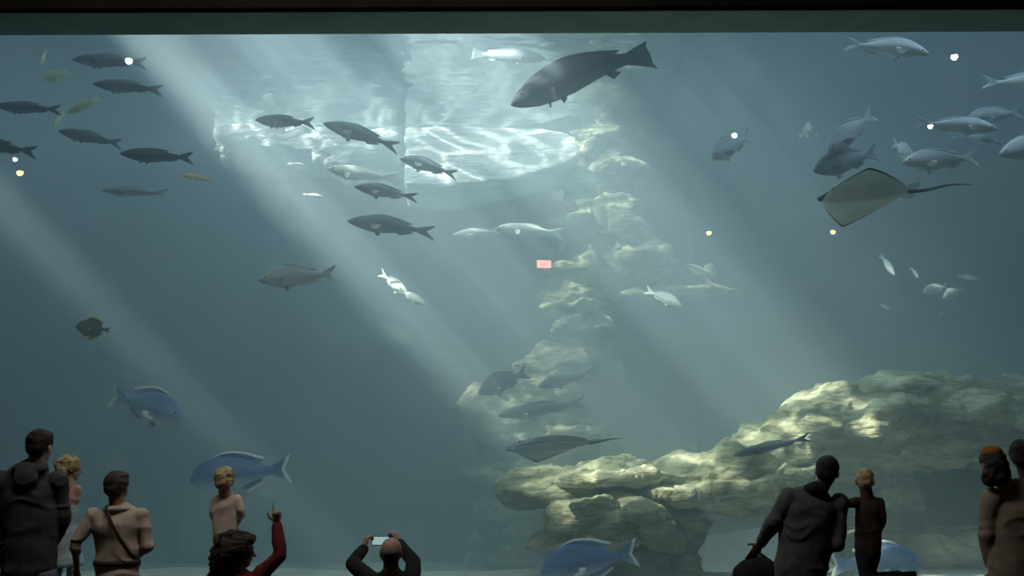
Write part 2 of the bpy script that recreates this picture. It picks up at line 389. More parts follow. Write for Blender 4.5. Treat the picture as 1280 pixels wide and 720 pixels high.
# the tall pillar standing in the haze
rock('standing_rock', [
    (765, 220, 19.9, 26, 50, 0.6), (755, 180, 20.1, 28, 60, 0.6), (775, 280, 19.7, 32, 46, 0.7), (800, 330, 19.5, 26, 26, 0.6), 
    (735, 300, 20.2, 38, 120, 0.7), (725, 420, 19.7, 34, 60, 0.7, 25), (690, 480, 19.5, 60, 40, 0.8, 20), (640, 530, 19.5, 46, 50, 0.7), (700, 560, 19.3, 70, 40, 0.8), (670, 620, 19.3, 76, 50, 0.9),
    (722, 380, 19.9, 26, 60, 0.5, 10), (752, 100, 20.2, 30, 60, 0.6), (765, 40, 20.2, 36, 60, 0.6), (690, 700, 19.3, 90, 60, 0.9)],
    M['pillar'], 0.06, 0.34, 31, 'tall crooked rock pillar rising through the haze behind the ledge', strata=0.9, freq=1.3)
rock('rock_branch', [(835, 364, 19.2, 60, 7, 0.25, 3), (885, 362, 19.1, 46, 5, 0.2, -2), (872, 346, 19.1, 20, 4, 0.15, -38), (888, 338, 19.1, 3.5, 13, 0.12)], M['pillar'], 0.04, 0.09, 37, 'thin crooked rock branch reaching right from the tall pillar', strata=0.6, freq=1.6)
# the pale shelf under the surface: a bank that slopes up and away
def bank(out, m, seed, label, amp, fr, y0=20.7, dy=1.7):
    """a rock face that slopes up and away to the water surface; out: its outline"""
    P = [W(x, y, y0 - (y - 143) / 82 * dy) for x, y in out]; c0 = P[0].copy(); n = len(P); s = Shells()
    v = [p - c0 for p in P] + [p - c0 + V3(0, .5, -.35) for p in P]
    s.add(v, [tuple(range(n)), tuple(range(2 * n - 1, n - 1, -1))] + [(i, i + n, (i + 1) % n + n, (i + 1) % n) for i in range(n)])
    me = voxel(s.mesh(), 0.05, 0.5, 6); p = get_co(me); nn = get_no(me); q = p + np.array(c0)
    p += nn * (fbm(q * np.array([fr, fr, fr * 1.6]), 5, seed) * amp + fbm(q * np.array([1.0, 2.5, 3.5]), 3, seed + 4, 0.5, True) * amp * .3)[:, None]
    p[:, 2] = np.minimum(p[:, 2], SURF - 0.03 - c0.z); set_co(me, p)
    o = link('pale_rock_shelf', me, m); o.location = c0; return tag(o, label, 'rock', 'pale rocks under the water surface')
V3 = lambda *a: Vector(a)
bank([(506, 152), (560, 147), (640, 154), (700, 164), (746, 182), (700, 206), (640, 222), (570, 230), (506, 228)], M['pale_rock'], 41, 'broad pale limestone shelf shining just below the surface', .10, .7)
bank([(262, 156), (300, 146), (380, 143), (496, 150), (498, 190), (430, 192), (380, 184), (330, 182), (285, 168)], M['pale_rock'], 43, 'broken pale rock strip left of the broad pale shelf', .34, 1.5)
# sand floor, a terrace in front that drops to the deeper floor
SAND = W(640, 713, 14.2).z
def sandz(c):
    y = c[:, 1]; x = c[:, 0]
    e = 14.3 + 0.3 * np.sin(x * 1.3) 
    t = np.clip((y - e) / 0.5, 0, 1); t = t * t * (3 - 2 * t)
    return SAND * (1 - t) + -0.55 * t + 0.03 * fbm(c * 1.2, 3, 5) 
s_ = grid('sand_bed', -12.4, 13.9, GY + 0.26, 27.9, 150, 110, sandz, M['sand']); tag(s_, kind='structure')
# ------------------------------------------------------------------ fish
def fishmat(name, back, side, belly, rough=0.45, mott=0.15):
    m, nt, b = mat(name); tc = N(nt, 'ShaderNodeTexCoord'); sp = N(nt, 'ShaderNodeSeparateXYZ'); L(nt, tc.outputs['Generated'], sp.inputs[0])
    n = N(nt, 'ShaderNodeTexNoise'); n.inputs['Scale'].default_value = 9; n.inputs['Detail'].default_value = 4; L(nt, tc.outputs['Generated'], n.inputs['Vector'])
    ma = N(nt, 'ShaderNodeMath', operation='MULTIPLY_ADD'); ma.inputs[1].default_value = mott; L(nt, n.outputs['Fac'], ma.inputs[0])
    sb = N(nt, 'ShaderNodeMath', operation='SUBTRACT'); sb.inputs[1].default_value = mott / 2; L(nt, sp.outputs['Z'], sb.inputs[0]); L(nt, sb.outputs[0], ma.inputs[2])
    r = ramp(nt, [(0.12, belly), (0.42, side), (0.62, side), (0.85, back)]); L(nt, ma.outputs[0], r.inputs[0]); L(nt, r.outputs[0], b.inputs['Base Color'])
    v = N(nt, 'ShaderNodeTexVoronoi'); v.inputs['Scale'].default_value = 60; L(nt, tc.outputs['Generated'], v.inputs['Vector'])
    bp = N(nt, 'ShaderNodeBump'); bp.inputs['Strength'].default_value = 0.15; bp.inputs['Distance'].default_value = 0.004; L(nt, v.outputs['Distance'], bp.inputs['Height']); L(nt, bp.outputs[0], b.inputs['Normal'])
    b.inputs['Roughness'].default_value = rough; return m
FM = {
    'dark': fishmat('fish_dark', (0.05, 0.07, 0.08), (0.035, 0.05, 0.06), (0.10, 0.13, 0.14)),
    'kob': fishmat('fish_slate', (0.014, 0.024, 0.04), (0.020, 0.034, 0.058), (0.09, 0.13, 0.17), 0.7),
    'silver': fishmat('fish_silver', (0.66, 0.76, 0.78), (0.85, 0.93, 0.94), (0.96, 1.0, 1.0)),
    'grey': fishmat('fish_grey', (0.26, 0.33, 0.36), (0.38, 0.46, 0.49), (0.60, 0.68, 0.70)),
    'pale': fishmat('fish_pale', (0.75, 0.82, 0.76), (0.80, 0.85, 0.78), (0.9, 0.92, 0.86)),
    'blue': fishmat('fish_blue', (0.08, 0.16, 0.36), (0.12, 0.23, 0.50), (0.50, 0.68, 0.85)),
    'blue2': fishmat('fish_light_blue', (0.16, 0.28, 0.50), (0.30, 0.46, 0.72), (0.75, 0.88, 0.95)),
    'green': fishmat('fish_pale_green', (0.85, 0.98, 0.62), (0.82, 0.95, 0.62), (0.75, 0.88, 0.62)),
    'tan': fishmat('fish_tan', (0.95, 0.66, 0.36), (0.95, 0.60, 0.32), (0.9, 0.75, 0.5)),
    'bat': fishmat('fish_banded', (0.03, 0.035, 0.03), (0.05, 0.06, 0.05), (0.04, 0.05, 0.045)),
}
FM['edge'] = plain('fin_edge_white', (0.92, 0.97, 1.0), 0.6, 0.0, 5, 0)
FM['yellow'] = plain('fin_yellow', (0.55, 0.56, 0.12), 0.6, 0.1, 8, 0)
FM['eye'] = plain('fish_eye', (0.01, 0.01, 0.012), 0.15, 0.02, 5, 0, spec=0.6)
# t, top, bottom, half width (fractions of total length)
SP = {
    'slim': dict(b=[(0, .004, .004, .004), (.03, .03, .022, .018), (.09, .058, .045, .034), (.18, .088, .075, .05), (.30, .105, .096, .06), (.42, .102, .098, .06), (.55, .082, .082, .05), (.68, .05, .052, .034), (.78, .026, .028, .018), (.84, .02, .02, .01)],
                 tail=(.82, .10, .11, .91, 1.0), dors=[(.32, .60, .012, .010)], anal=(.60, .74, .014), pec=(.24, .09), pel=(.34, .03)),
    'kob': dict(b=[(0, .006, .006, .006), (.03, .028, .03, .022), (.09, .055, .055, .04), (.18, .088, .08, .055), (.30, .112, .092, .066), (.42, .112, .088, .066), (.55, .092, .07, .054), (.68, .062, .048, .036), (.78, .042, .034, .022), (.84, .036, .032, .014)],
                tail=(.83, .085, .085, .985, 1.0), dors=[(.32, .74, .012, .012)], anal=(.64, .70, .035), pec=(.24, .045), pel=(.32, .03)),
    'bream': dict(b=[(0, .006, .006, .006), (.03, .04, .035, .025), (.08, .078, .062, .045), (.16, .125, .095, .062), (.27, .165, .125, .072), (.40, .165, .13, .07), (.54, .125, .105, .055), (.66, .075, .07, .036), (.76, .038, .038, .02), (.82, .03, .03, .012)],
                  tail=(.80, .13, .13, .90, 1.0), dors=[(.24, .68, .022, .018)], anal=(.55, .70, .03), pec=(.24, .15), pel=(.31, .07)),
    'cracker': dict(b=[(0, .02, .025, .02), (.02, .06, .055, .04), (.06, .115, .085, .06), (.13, .165, .115, .08), (.24, .195, .145, .092), (.38, .195, .155, .09), (.52, .16, .135, .072), (.64, .10, .09, .05), (.74, .058, .05, .028), (.81, .045, .042, .016)],
                    tail=(.79, .15, .15, .93, 1.0), dors=[(.22, .68, .04, .06)], anal=(.50, .68, .07), pec=(.24, .18), pel=(.30, .10)),
    'bat': dict(b=[(0, .01, .01, .01), (.04, .08, .07, .03), (.10, .19, .16, .045), (.20, .30, .27, .055), (.34, .36, .34, .06), (.50, .34, .33, .055), (.62, .25, .25, .04), (.72, .13, .13, .025), (.79, .06, .06, .015), (.83, .05, .05, .01)],
                tail=(.81, .15, .15, .97, 1.0), dors=[(.30, .72, .14, .22)], anal=(.36, .72, .22), pec=(.26, .14), pel=(.22, .20)),
}
def resample(P, n):
    P = [np.array(p, float) for p in P]; d = [0]
    for a, b in zip(P, P[1:]): d.append(d[-1] + np.linalg.norm(b - a))
    return [np.array([np.interp(d[-1] * i / (n - 1), d, [p[k] for p in P]) for k in range(3)]) for i in range(n)]
def fish(label, sp, col, nose, tail, Y, dY=0.0, group=None, hs=1.0, bend=0.03, arch=0.0, roll=0, name=None, detail=True, edge=None, spread=1.0, cat='fish'):
    q = SP[sp]; a = W(nose[0], nose[1], Y); b = W(tail[0], tail[1], Y + dY)
    X = (b - a); Ln = X.length; X.normalize(); up_ = Vector((0, 0, 1)); Z = (up_ - X * up_.dot(X)).normalized(); Yv = Z.cross(X)
    Rm = Matrix((X, Yv, Z)).transposed().to_4x4() @ Matrix.Rotation(R(roll), 4, 'X')
    root = empty(name or {'slim': 'slender_fish', 'kob': 'large_grey_fish', 'bream': 'sea_bream', 'cracker': 'blunt_headed_fish', 'bat': 'batfish'}[sp], a)
    root.matrix_world = Matrix.Translation(a) @ Rm
    tag(root, label, cat, group); m = FM[col]
    def warp(p):                                                    # p in body lengths
        t = p[0]; y = p[1] + bend * math.sin(t * 5.2 + 0.6) * (0.3 + t); z = p[2] * hs + arch * (0.25 - (t - 0.5) ** 2)
        return (t * Ln, y * Ln, z * Ln)
    # body
    st = q['b']; ts = [s[0] for s in st]; nt_ = 22; sg = 16; v = []; f = []
    for i in range(nt_):
        t = (i / (nt_ - 1)) ** 1.25 * ts[-1]
        tp, bt, w = (np.interp(t, ts, [s[k] for s in st]) for k in (1, 2, 3))
        for j in range(sg):
            g = 2 * math.pi * j / sg; c, s = math.cos(g), math.sin(g)
            z = (tp if s > 0 else bt) * s; y = w * c * (1 - 0.25 * abs(s))
            v.append(warp((t, y, z)))
    for i in range(nt_ - 1):
        for j in range(sg): f.append((i * sg + j, i * sg + (j + 1) % sg, (i + 1) * sg + (j + 1) % sg, (i + 1) * sg + j))
    f.append(tuple(range(sg))[::-1]); f.append(tuple((nt_ - 1) * sg + j for j in range(sg)))
    link('body', pydata('body', v, f), m, root)
    def top(t): return np.interp(t, ts, [s[1] for s in st])
    def bot(t): return -np.interp(t, ts, [s[2] for s in st])
    def fin(nm, base, tip, mm, n=9, th=0.006, rows=4, rim=None):
        B = resample(base, n); T = resample(tip, n); v = []; f = []; R_ = rows
        for sd in (1, -1):
            for r in range(R_ + 1):
                u = r / R_
                for i in range(n):
                    p = B[i] * (1 - u) + T[i] * u; w = th * (1 - 0.75 * u) * sd; p = p.copy()
                    if nm.startswith('pec') or nm.startswith('pel'): p[2] += w * 0.5
                    else: p[1] += w
                    v.append(warp(p))
        o_ = (R_ + 1) * n
        for r in range(R_):
            for i in range(n - 1):
                k = r * n + i; f.append((k, k + 1, k + n + 1, k + n)); f.append((o_ + k + n, o_ + k + n + 1, o_ + k + 1, o_ + k))
        per = [i for i in range(n)] + [r * n + n - 1 for r in range(1, R_ + 1)] + [R_ * n + i for i in range(n - 2, -1, -1)] + [r * n for r in range(R_ - 1, 0, -1)]
        for i in range(len(per)):
            x, y = per[i], per[(i + 1) % len(per)]; f.append((y, x, x + o_, y + o_))
        me = pydata(nm, v, f); o = link(nm, me, mm, root)
        if rim is not None:
            me.materials.append(rim); 
            for pi, p in enumerate(me.polygons):
                vs = [x % o_ for x in p.vertices]
                if min(vs) // n >= R_ - 1: p.material_index = 1
        return o
    tb, tu, td, tf, te = q['tail']; e = FM[edge] if edge else None
    fin('tail_fin', [(tb - .03, 0, -.028), (tb - .03, 0, .028)], [(te, 0, -td * spread), (te - .025, 0, -td * .6 * spread), (tf, 0, 0), (te - .025, 0, tu * .6 * spread), (te, 0, tu * spread)], m, 13, 0.008, 5, e)
    for (x0, x1, h0, h1) in q['dors']:
        xs = np.linspace(x0, x1, 7); fin('dorsal_fin', [(x, 0, top(x) - .012) for x in xs], [(x + .03 + .03 * k / 6, 0, top(x) + (h0 + (h1 - h0) * k / 6) * (0.35 if k == 0 else 1)) for k, x in enumerate(xs)], m, 9, 0.005, 3, e)
    x0, x1, h0 = q['anal']; xs = np.linspace(x0, x1, 5)
    fin('anal_fin', [(x, 0, bot(x) + .012) for x in xs], [(x + .05, 0, bot(x) - h0 * (1 - 0.12 * k)) for k, x in enumerate(xs)], m, 7, 0.005, 3, e)
    if detail:
        px_, pl = q['pec']; w = np.interp(px_, ts, [s[3] for s in st])
        for sd in (1, -1):
            fin('pectoral_fin', [(px_, sd * w * .9, -.01), (px_ + .01, sd * w * .9, -.045)], [(px_ + pl * .9, sd * (w + pl * .45), -.03), (px_ + pl * .75, sd * (w + pl * .4), -.09), (px_ + pl * .35, sd * (w + pl * .2), -.10)], m, 6, 0.005, 3, e)
        px_, pl = q['pel']
        for sd in (1, -1):
            fin('pelvic_fin', [(px_, sd * .012, bot(px_) + .012), (px_ + .04, sd * .012, bot(px_ + .04) + .012)], [(px_ + pl * .6, sd * .03, bot(px_) - pl * .8), (px_ + pl * 1.1, sd * .03, bot(px_) - pl * .45)], m, 5, 0.004, 3, e)
        for sd in (1, -1):
            t = .085; w = np.interp(t, ts, [s[3] for s in st]); s = Shells(); s.ell(warp((t, sd * w * .80, top(t) * .35)), (Ln * .013, Ln * .006, Ln * .013), None, 10, 6)
            link('eye', s.mesh('eye'), FM['eye'], root)
    return root

LS = 'dark school on the left'
fish('dark slender fish with a pale back line, topmost of the left school', 'slim', 'dark', (90, 74), (184, 80), 12.6, 0.3, LS, arch=0.03)
fish('dark slender fish below the topmost one, its pale tail forked wide', 'slim', 'dark', (116, 105), (204, 114), 12.4, 0.2, LS, arch=0.05)
fish('dark slender fish at the left edge of the window swimming left', 'slim', 'dark', (-6, 132), (77, 138), 12.2, 0.3, LS)
fish('dark slender fish pointing slightly down in the middle of the left school', 'slim', 'dark', (73, 164), (152, 181), 12.5, 0.5, LS, arch=0.04)
fish('dark blue backed slender fish above the tan fish', 'slim', 'kob', (150, 192), (242, 198), 12.0, 0.4, LS)
fish('pale grey slender fish, lowest of the left school', 'slim', 'grey', (126, 238), (211, 242), 12.6, 0.3, LS, hs=0.8)
fish('half seen dark fish at the left edge with only its tail end in view', 'slim', 'dark', (-48, 176), (47, 191), 12.0, 0.2, LS)
CS = 'fish before the pale shelf'
fish('dark fish lying level in front of the broken pale strip', 'slim', 'dark', (319, 150), (393, 154), 13.4, 0.3, CS, hs=1.1)
fish('dark fish diving left with its forked tail low, over the pale shelf', 'bream', 'dark', (404, 154), (498, 186), 13.0, 0.3, CS, hs=0.7, arch=0.05)
fish('dark grey fish tilted down to the right below the pale shelf', 'bream', 'grey', (499, 197), (571, 220), 13.2, 0.3, CS, hs=0.75, arch=0.04)
fish('tan fish with a bright white head above two darker fish', 'slim', 'pale', (408, 211), (497, 224), 14.6, 0.3, CS)
fish('grey brown fish just under the tan white headed one', 'bream', 'dark', (443, 233), (522, 248), 13.4, 0.3, CS, hs=0.68)
fish('dark fish with a lit yellow snout, lowest of the shelf group', 'bream', 'dark', (434, 276), (543, 292), 13.0, 0.3, CS, hs=0.68, arch=0.03)
fish('small pale fish alone left of the tan white headed one', 'bream', 'pale', (404, 246), (378, 242), 15.5, 0.1, hs=0.5, detail=False)
fish('tiny pale fish under the broken pale strip', 'bream', 'pale', (381, 206), (359, 204), 15.8, 0.1, hs=0.5, detail=False)
fish('stout grey bream with rounded back swimming left in mid water', 'bream', 'grey', (323, 350), (421, 342), 11.7, 0.3, hs=0.95)
fish('bright pale fish nose down, upper of a close pair', 'bream', 'pale', (512, 371), (474, 340), 15.8, 0.3, 'pair of bright fish nose to tail', hs=0.8)
fish('bright pale fish nose right, lower of a close pair', 'bream', 'pale', (532, 381), (497, 362), 15.3, 0.3, 'pair of bright fish nose to tail', hs=0.7)
fish('pale fish swimming right just under the surface near the window top', 'kob', 'silver', (682, 74), (588, 66), 14.5, 0.3, hs=0.95)
fish('very large slate grey fish nose down with tail raised, top centre', 'kob', 'kob', (639, 131), (815, 69), 12.2, 0.3, arch=0.16, hs=1.15, bend=0.02, name='giant_grey_fish')
HZ = 'pale fish in the haze before the pillar'
fish('pale hazy fish swimming left beside the pillar', 'bream', 'pale', (566, 294), (624, 288), 17.0, 0.3, HZ, hs=0.6)
fish('long pale hazy fish right of its twin beside the pillar', 'slim', 'pale', (622, 284), (704, 292), 17.2, 0.3, HZ, hs=0.9)
fish('brilliant white fish over the side branch of the pillar', 'bream', 'pale', (852, 382), (806, 362), 16.6, 0.3, hs=0.85)
fish('small pale fish with upright tail above the pillar branch', 'bream', 'pale', (858, 330), (896, 346), 16.8, 0.2, hs=0.5, detail=False)
fish('broad dark fish silhouette before the foot of the pillar', 'bream', 'dark', (598, 492), (660, 464), 16.2, 0.3, 'hazy silhouettes at the pillar', hs=1.2)
fish('hazy dark fish silhouette right of the broad one at the pillar', 'bream', 'dark', (672, 484), (748, 462), 16.2, 0.3, 'hazy silhouettes at the pillar', hs=0.7)
fish('long hazy fish silhouette above the floating ray', 'slim', 'dark', (622, 520), (732, 502), 16.0, 0.3, 'hazy silhouettes at the pillar', hs=0.8)
fish('small dark shark like fish resting against the lit ledge', 'slim', 'dark', (916, 570), (1012, 546), 12.6, 0.3, hs=0.55, name='small_shark')
RS = 'silver fish of the right school'
fish('silver fish swimming right alone near the window top', 'bream', 'silver', (1162, 68), (1054, 54), 11.39, 0.3, RS, hs=0.80, arch=0.06)
fish('silver fish cut by the right edge, its forked tail showing', 'bream', 'silver', (1332, 104), (1227, 102), 11.39, 0.2, RS, hs=0.8)
fish('long silver fish swimming right over a mottled companion', 'bream', 'silver', (1248, 162), (1143, 152), 11.30, 0.2, RS, hs=0.72)
fish('greyer silver fish behind the long one, tail to the right', 'bream', 'grey', (1208, 150), (1276, 140), 11.75, 0.3, RS, hs=0.8)
fish('silver fish nose down left of the small head-on fish', 'bream', 'silver', (890, 198), (937, 168), 11.84, 0.4, RS, hs=1.05)
fish('small silver fish seen head on with both side fins out', 'bream', 'silver', (1011, 165), (1013, 163), 11.84, 0.75, RS, hs=0.75)
fish('silver fish nose down with tail raised above the ray', 'bream', 'silver', (1036, 188), (1091, 141), 11.57, 0.3, RS, hs=1.0)
fish('silver blue fish partly behind the top of the ray', 'bream', 'grey', (1017, 214), (1097, 190), 11.62, 0.3, RS, hs=1.0)
fish('small silver fish seen steeply from behind, between two larger ones', 'bream', 'silver', (1142, 196), (1114, 178), 11.75, 0.5, RS, hs=0.9)
fish('full bodied silver fish swimming left under the long one', 'bream', 'silver', (1128, 203), (1222, 198), 11.39, 0.2, RS, hs=0.85)
fish('silver fish nose left half cut by the right edge below the others', 'bream', 'silver', (1249, 194), (1340, 172), 11.35, 0.2, RS, hs=0.9)
fish('mottled grey silver fish below the long one, above the gap', 'bream', 'grey', (1254, 180), (1190, 168), 11.93, 0.3, RS, hs=0.7)
DS = 'small distant fish low on the right'
fish('small leaf shaped pale fish nose down, highest of the distant ones', 'bream', 'silver', (1119, 344), (1099, 318), 16.0, 0.3, DS, hs=0.8, detail=False)
fish('faint small fish right of the leaf shaped one', 'bream', 'grey', (1149, 348), (1137, 334), 17.5, 0.3, DS, hs=0.8, detail=False)
fish('small pale fish swimming left, left one of the touching pair', 'bream', 'silver', (1154, 366), (1184, 357), 16.0, 0.2, DS, detail=False)
fish('small pale fish with forked tail, right one of the touching pair', 'bream', 'silver', (1179, 373), (1206, 360), 16.0, 0.2, DS, detail=False, hs=1.1)
fish('small pale fish alone below the touching pair', 'bream', 'grey', (1172, 397), (1208, 392), 16.0, 0.2, DS, hs=0.9, detail=False)
fish('faint blue fish above right of the touching pair', 'bream', 'grey', (1224, 350), (1196, 344), 18.0, 0.2, DS, hs=0.8, detail=False)
fish('faintest tiny fish low left of the distant ones', 'bream', 'grey', (1113, 388), (1100, 380), 18.0, 0.2, DS, hs=0.9, detail=False)
fish('blue fish with white edged fins swimming right and down, mid left', 'cracker', 'blue2', (230, 525), (135, 494), 12.0, 0.3, hs=0.95, edge='edge', arch=0.08, roll=0)
fish('large blue fish with white edged tail behind the pointing person', 'cracker', 'blue', (238, 600), (364, 586), 12.0, 0.3, hs=0.98, edge='edge', arch=0.04)
fish('dark blue fish with white edged tail before the rock pedestal', 'cracker', 'blue', (676, 716), (797, 690), 11.9, 0.3, hs=0.95, edge='edge', arch=0.06)
fish('pale blue round headed fish mostly behind the kneeling child', 'cracker', 'blue2', (1152, 706), (1036, 706), 12.4, 0.3, hs=1.15, edge='edge')
fish('dark disc shaped fish with yellow edged fins, alone on the left', 'bat', 'bat', (94, 408), (138, 413), 12.0, 0.25, edge='yellow', hs=0.66)
fish('roundish pale green fish near the top left corner', 'bream', 'green', (54, 100), (86, 90), 11.75, 0.2, 'pale green fish on the left', hs=1.25)
fish('pale green fish tilted up with its tail to the right', 'bream', 'green', (84, 142), (124, 122), 11.75, 0.2, 'pale green fish on the left', hs=0.8)
fish('small pale green fish under the tilted one', 'bream', 'green', (66, 160), (80, 140), 11.84, 0.2, 'pale green fish on the left', hs=0.8, detail=False)
fish('thin upright green fish above the roundish pale green one', 'slim', 'green', (52, 82), (57, 60), 11.84, 0.2, 'pale green fish on the left', detail=False)
fish('tan orange fish below the blue backed slender fish', 'bream', 'tan', (226, 219), (270, 226), 13.0, 0.2, hs=0.65)

# rays: a flat disc with a whip tail, dark above and white below
def ray_fish(label, nose, tail, Y, roll, span, droop, cols, whip, name='stingray', upc=0.0):
    a = W(*nose, Y); b = W(*tail, Y + 0.1); X = (b - a); Ln = X.length; X.normalize(); Z = Vector((0, 0, 1)); Z = (Z - X * Z.dot(X)).normalized(); Yv = Z.cross(X)
    root = empty(name); root.matrix_world = Matrix.Translation(a) @ (Matrix((X, Yv, Z)).transposed().to_4x4() @ Matrix.Rotation(R(roll), 4, 'X')); tag(root, label, 'ray', None)
    nt_, nw = 28, 29; v = []; f = []
    def half(t): return span * ((t / 0.36) ** 0.72 if t < 0.36 else max(0.0, 1 - ((t - 0.36) / 0.64) ** 1.25) * 0.93 + 0.07)
    for sd in (1, -1):
        for i in range(nt_):
            t = i / (nt_ - 1)
            for j in range(nw):
                s = -1 + 2 * j / (nw - 1); hw = max(half(t), 0.012)
                th = 0.075 * (math.sin(math.pi * min(1, t * 1.02 + 0.02)) ** 0.6) * (1 - abs(s) ** 1.3) * (0.5 + math.exp(-(s * hw / 0.14) ** 2)) + 0.001
                xx = t + 0.10 * abs(s) * (0.5 - t); z = sd * th * (1.0 if sd > 0 else 0.55) - droop * (abs(s) * hw) ** 2 + upc * max(0, s) ** 3 * hw
                v.append((xx * Ln, s * hw * Ln, z * Ln))
    o_ = nt_ * nw
    for i in range(nt_ - 1):
        for j in range(nw - 1):
            k = i * nw + j; f.append((k, k + nw, k + nw + 1, k + 1)); f.append((o_ + k, o_ + k + 1, o_ + k + nw + 1, o_ + k + nw))
    per = [j for j in range(nw)] + [i * nw + nw - 1 for i in range(1, nt_)] + [(nt_ - 1) * nw + j for j in range(nw - 2, -1, -1)] + [i * nw for i in range(nt_ - 2, 0, -1)]
    for i in range(len(per)): x, y = per[i], per[(i + 1) % len(per)]; f.append((x, y, y + o_, x + o_))
    me = pydata('disc', v, f); link('disc', me, [FM[cols[0]], FM[cols[1]]], root); nf = (nt_ - 1) * (nw - 1) * 2
    for k, p in enumerate(me.polygons):
        if k < nf and k % 2 == 1:
            j = (k // 2) % (nw - 1); i = (k // 2) // (nw - 1)
            if 1 <= j < nw - 2 and 1 <= i: p.material_index = 1
    s = Shells(); n = 10
    s.loft([((Ln * (0.93 + (whip - 0.93) * k / n), Ln * 0.02 * math.sin(k * 0.7), Ln * 0.012 * k / n), Ln * 0.022 * (1 - k / n) ** 1.2 + Ln * 0.004, Ln * 0.018 * (1 - k / n) ** 1.2 + Ln * 0.004) for k in range(n + 1)], seg=10)
    link('whip_tail', s.mesh('tail'), FM[cols[0]], root)
    for sd in (1, -1):
        s = Shells(); s.ell((Ln * 0.96, sd * Ln * 0.07, 0), (Ln * 0.09, Ln * 0.055, Ln * 0.012), Matrix.Rotation(sd * 0.5, 3, 'Z'), 14, 8); link('pelvic_fin', s.mesh('pf'), FM[cols[1]], root)
        s = Shells(); s.ell((Ln * 0.16, sd * Ln * 0.075, Ln * 0.055), (Ln * 0.02, Ln * 0.013, Ln * 0.014), None, 10, 6); link('eye', s.mesh('eye'), FM['eye'], root)
    return root
FM['ray_back'] = plain('ray_back', (0.03, 0.04, 0.045), 0.6, 0.15, 3, 0.05)
FM['ray_belly'] = plain('ray_belly', (0.86, 0.92, 0.90), 0.6, 0.06, 3, 0.05)
FM['ray_belly2'] = plain('ray_grey_belly', (0.42, 0.54, 0.62), 0.6, 0.06, 3, 0.05)
ray_fish('broad stingray showing its pale belly and dark rim, right of centre', (1022, 250), (1142, 238), 11.3, -30, 0.46, 0.25, ('ray_back', 'ray_belly'), 1.62, upc=0.1)
ray_fish('dark backed grey ray gliding level above the snout of the ledge', (632, 562), (744, 552), 12.3, -15, 0.44, 0.35, ('ray_back', 'ray_belly2'), 1.30)
# ------------------------------------------------------------------ people
def skinm(name, c): return plain(name, c, 0.55, 0.06, 20, 0.05)
PM = {
    'skin_light': skinm('skin_light', (0.52, 0.34, 0.25)), 'skin_mid': skinm('skin_mid', (0.36, 0.21, 0.14)), 'skin_dark': skinm('skin_dark', (0.12, 0.065, 0.045)),
    'charcoal': plain('charcoal_fleece', (0.055, 0.052, 0.055), 0.95, 0.12, 14, 0.06), 'denim': plain('denim', (0.13, 0.14, 0.17), 0.9, 0.12, 18, 0.06),
    'beige': plain('beige_cotton', (0.47, 0.39, 0.31), 0.9, 0.08, 12, 0.06), 'black': plain('black_cloth', (0.012, 0.012, 0.013), 0.9, 0.1, 10, 0.06),
    'red': plain('dark_red_knit', (0.14, 0.018, 0.022), 0.95, 0.12, 16, 0.06), 'peach': plain('peach_cotton', (0.66, 0.54, 0.46), 0.9, 0.08, 12, 0.06),
    'khaki': plain('khaki_cloth', (0.16, 0.13, 0.06), 0.9, 0.1, 12, 0.06), 'white': plain('white_blue_cloth', (0.36, 0.44, 0.48), 0.9, 0.06, 12, 0.06),
    'grey': plain('grey_knit', (0.085, 0.084, 0.084), 0.95, 0.1, 14, 0.06), 'brown': plain('brown_cloth', (0.055, 0.042, 0.034), 0.95, 0.1, 14, 0.06),
    'tan': plain('tan_wool', (0.25, 0.205, 0.155), 0.95, 0.1, 12, 0.06), 'pink': plain('pink_cloth', (0.50, 0.28, 0.26), 0.9, 0.08, 12, 0.06),
    'hair_dark': plain('hair_dark_brown', (0.022, 0.014, 0.010), 0.6, 0.3, 25, 0.6), 'hair_blond': plain('hair_blond', (0.42, 0.34, 0.18), 0.6, 0.3, 25, 0.6),
    'hair_brown': plain('hair_brown', (0.055, 0.03, 0.018), 0.6, 0.3, 25, 0.6), 'hair_grey': plain('hair_cropped_grey', (0.12, 0.10, 0.09), 0.7, 0.2, 30, 0.4),
    'leather': plain('brown_leather', (0.045, 0.025, 0.016), 0.5, 0.1, 10, 0.1), 'orange': plain('rust_cloth', (0.25, 0.10, 0.03), 0.9, 0.1, 12, 0.2),
    'metal': plain('bright_metal', (0.6, 0.58, 0.5), 0.25, 0.02, 5, 0, metal=0.8), 'screen': glow('lit_phone_screen', (0.45, 0.66, 0.68), 0.5),
}
LZ = W(640, 735, 9.25).z
def V(*a): return Vector(a)
def lerp(a, b, t): return a * (1 - t) + b * t
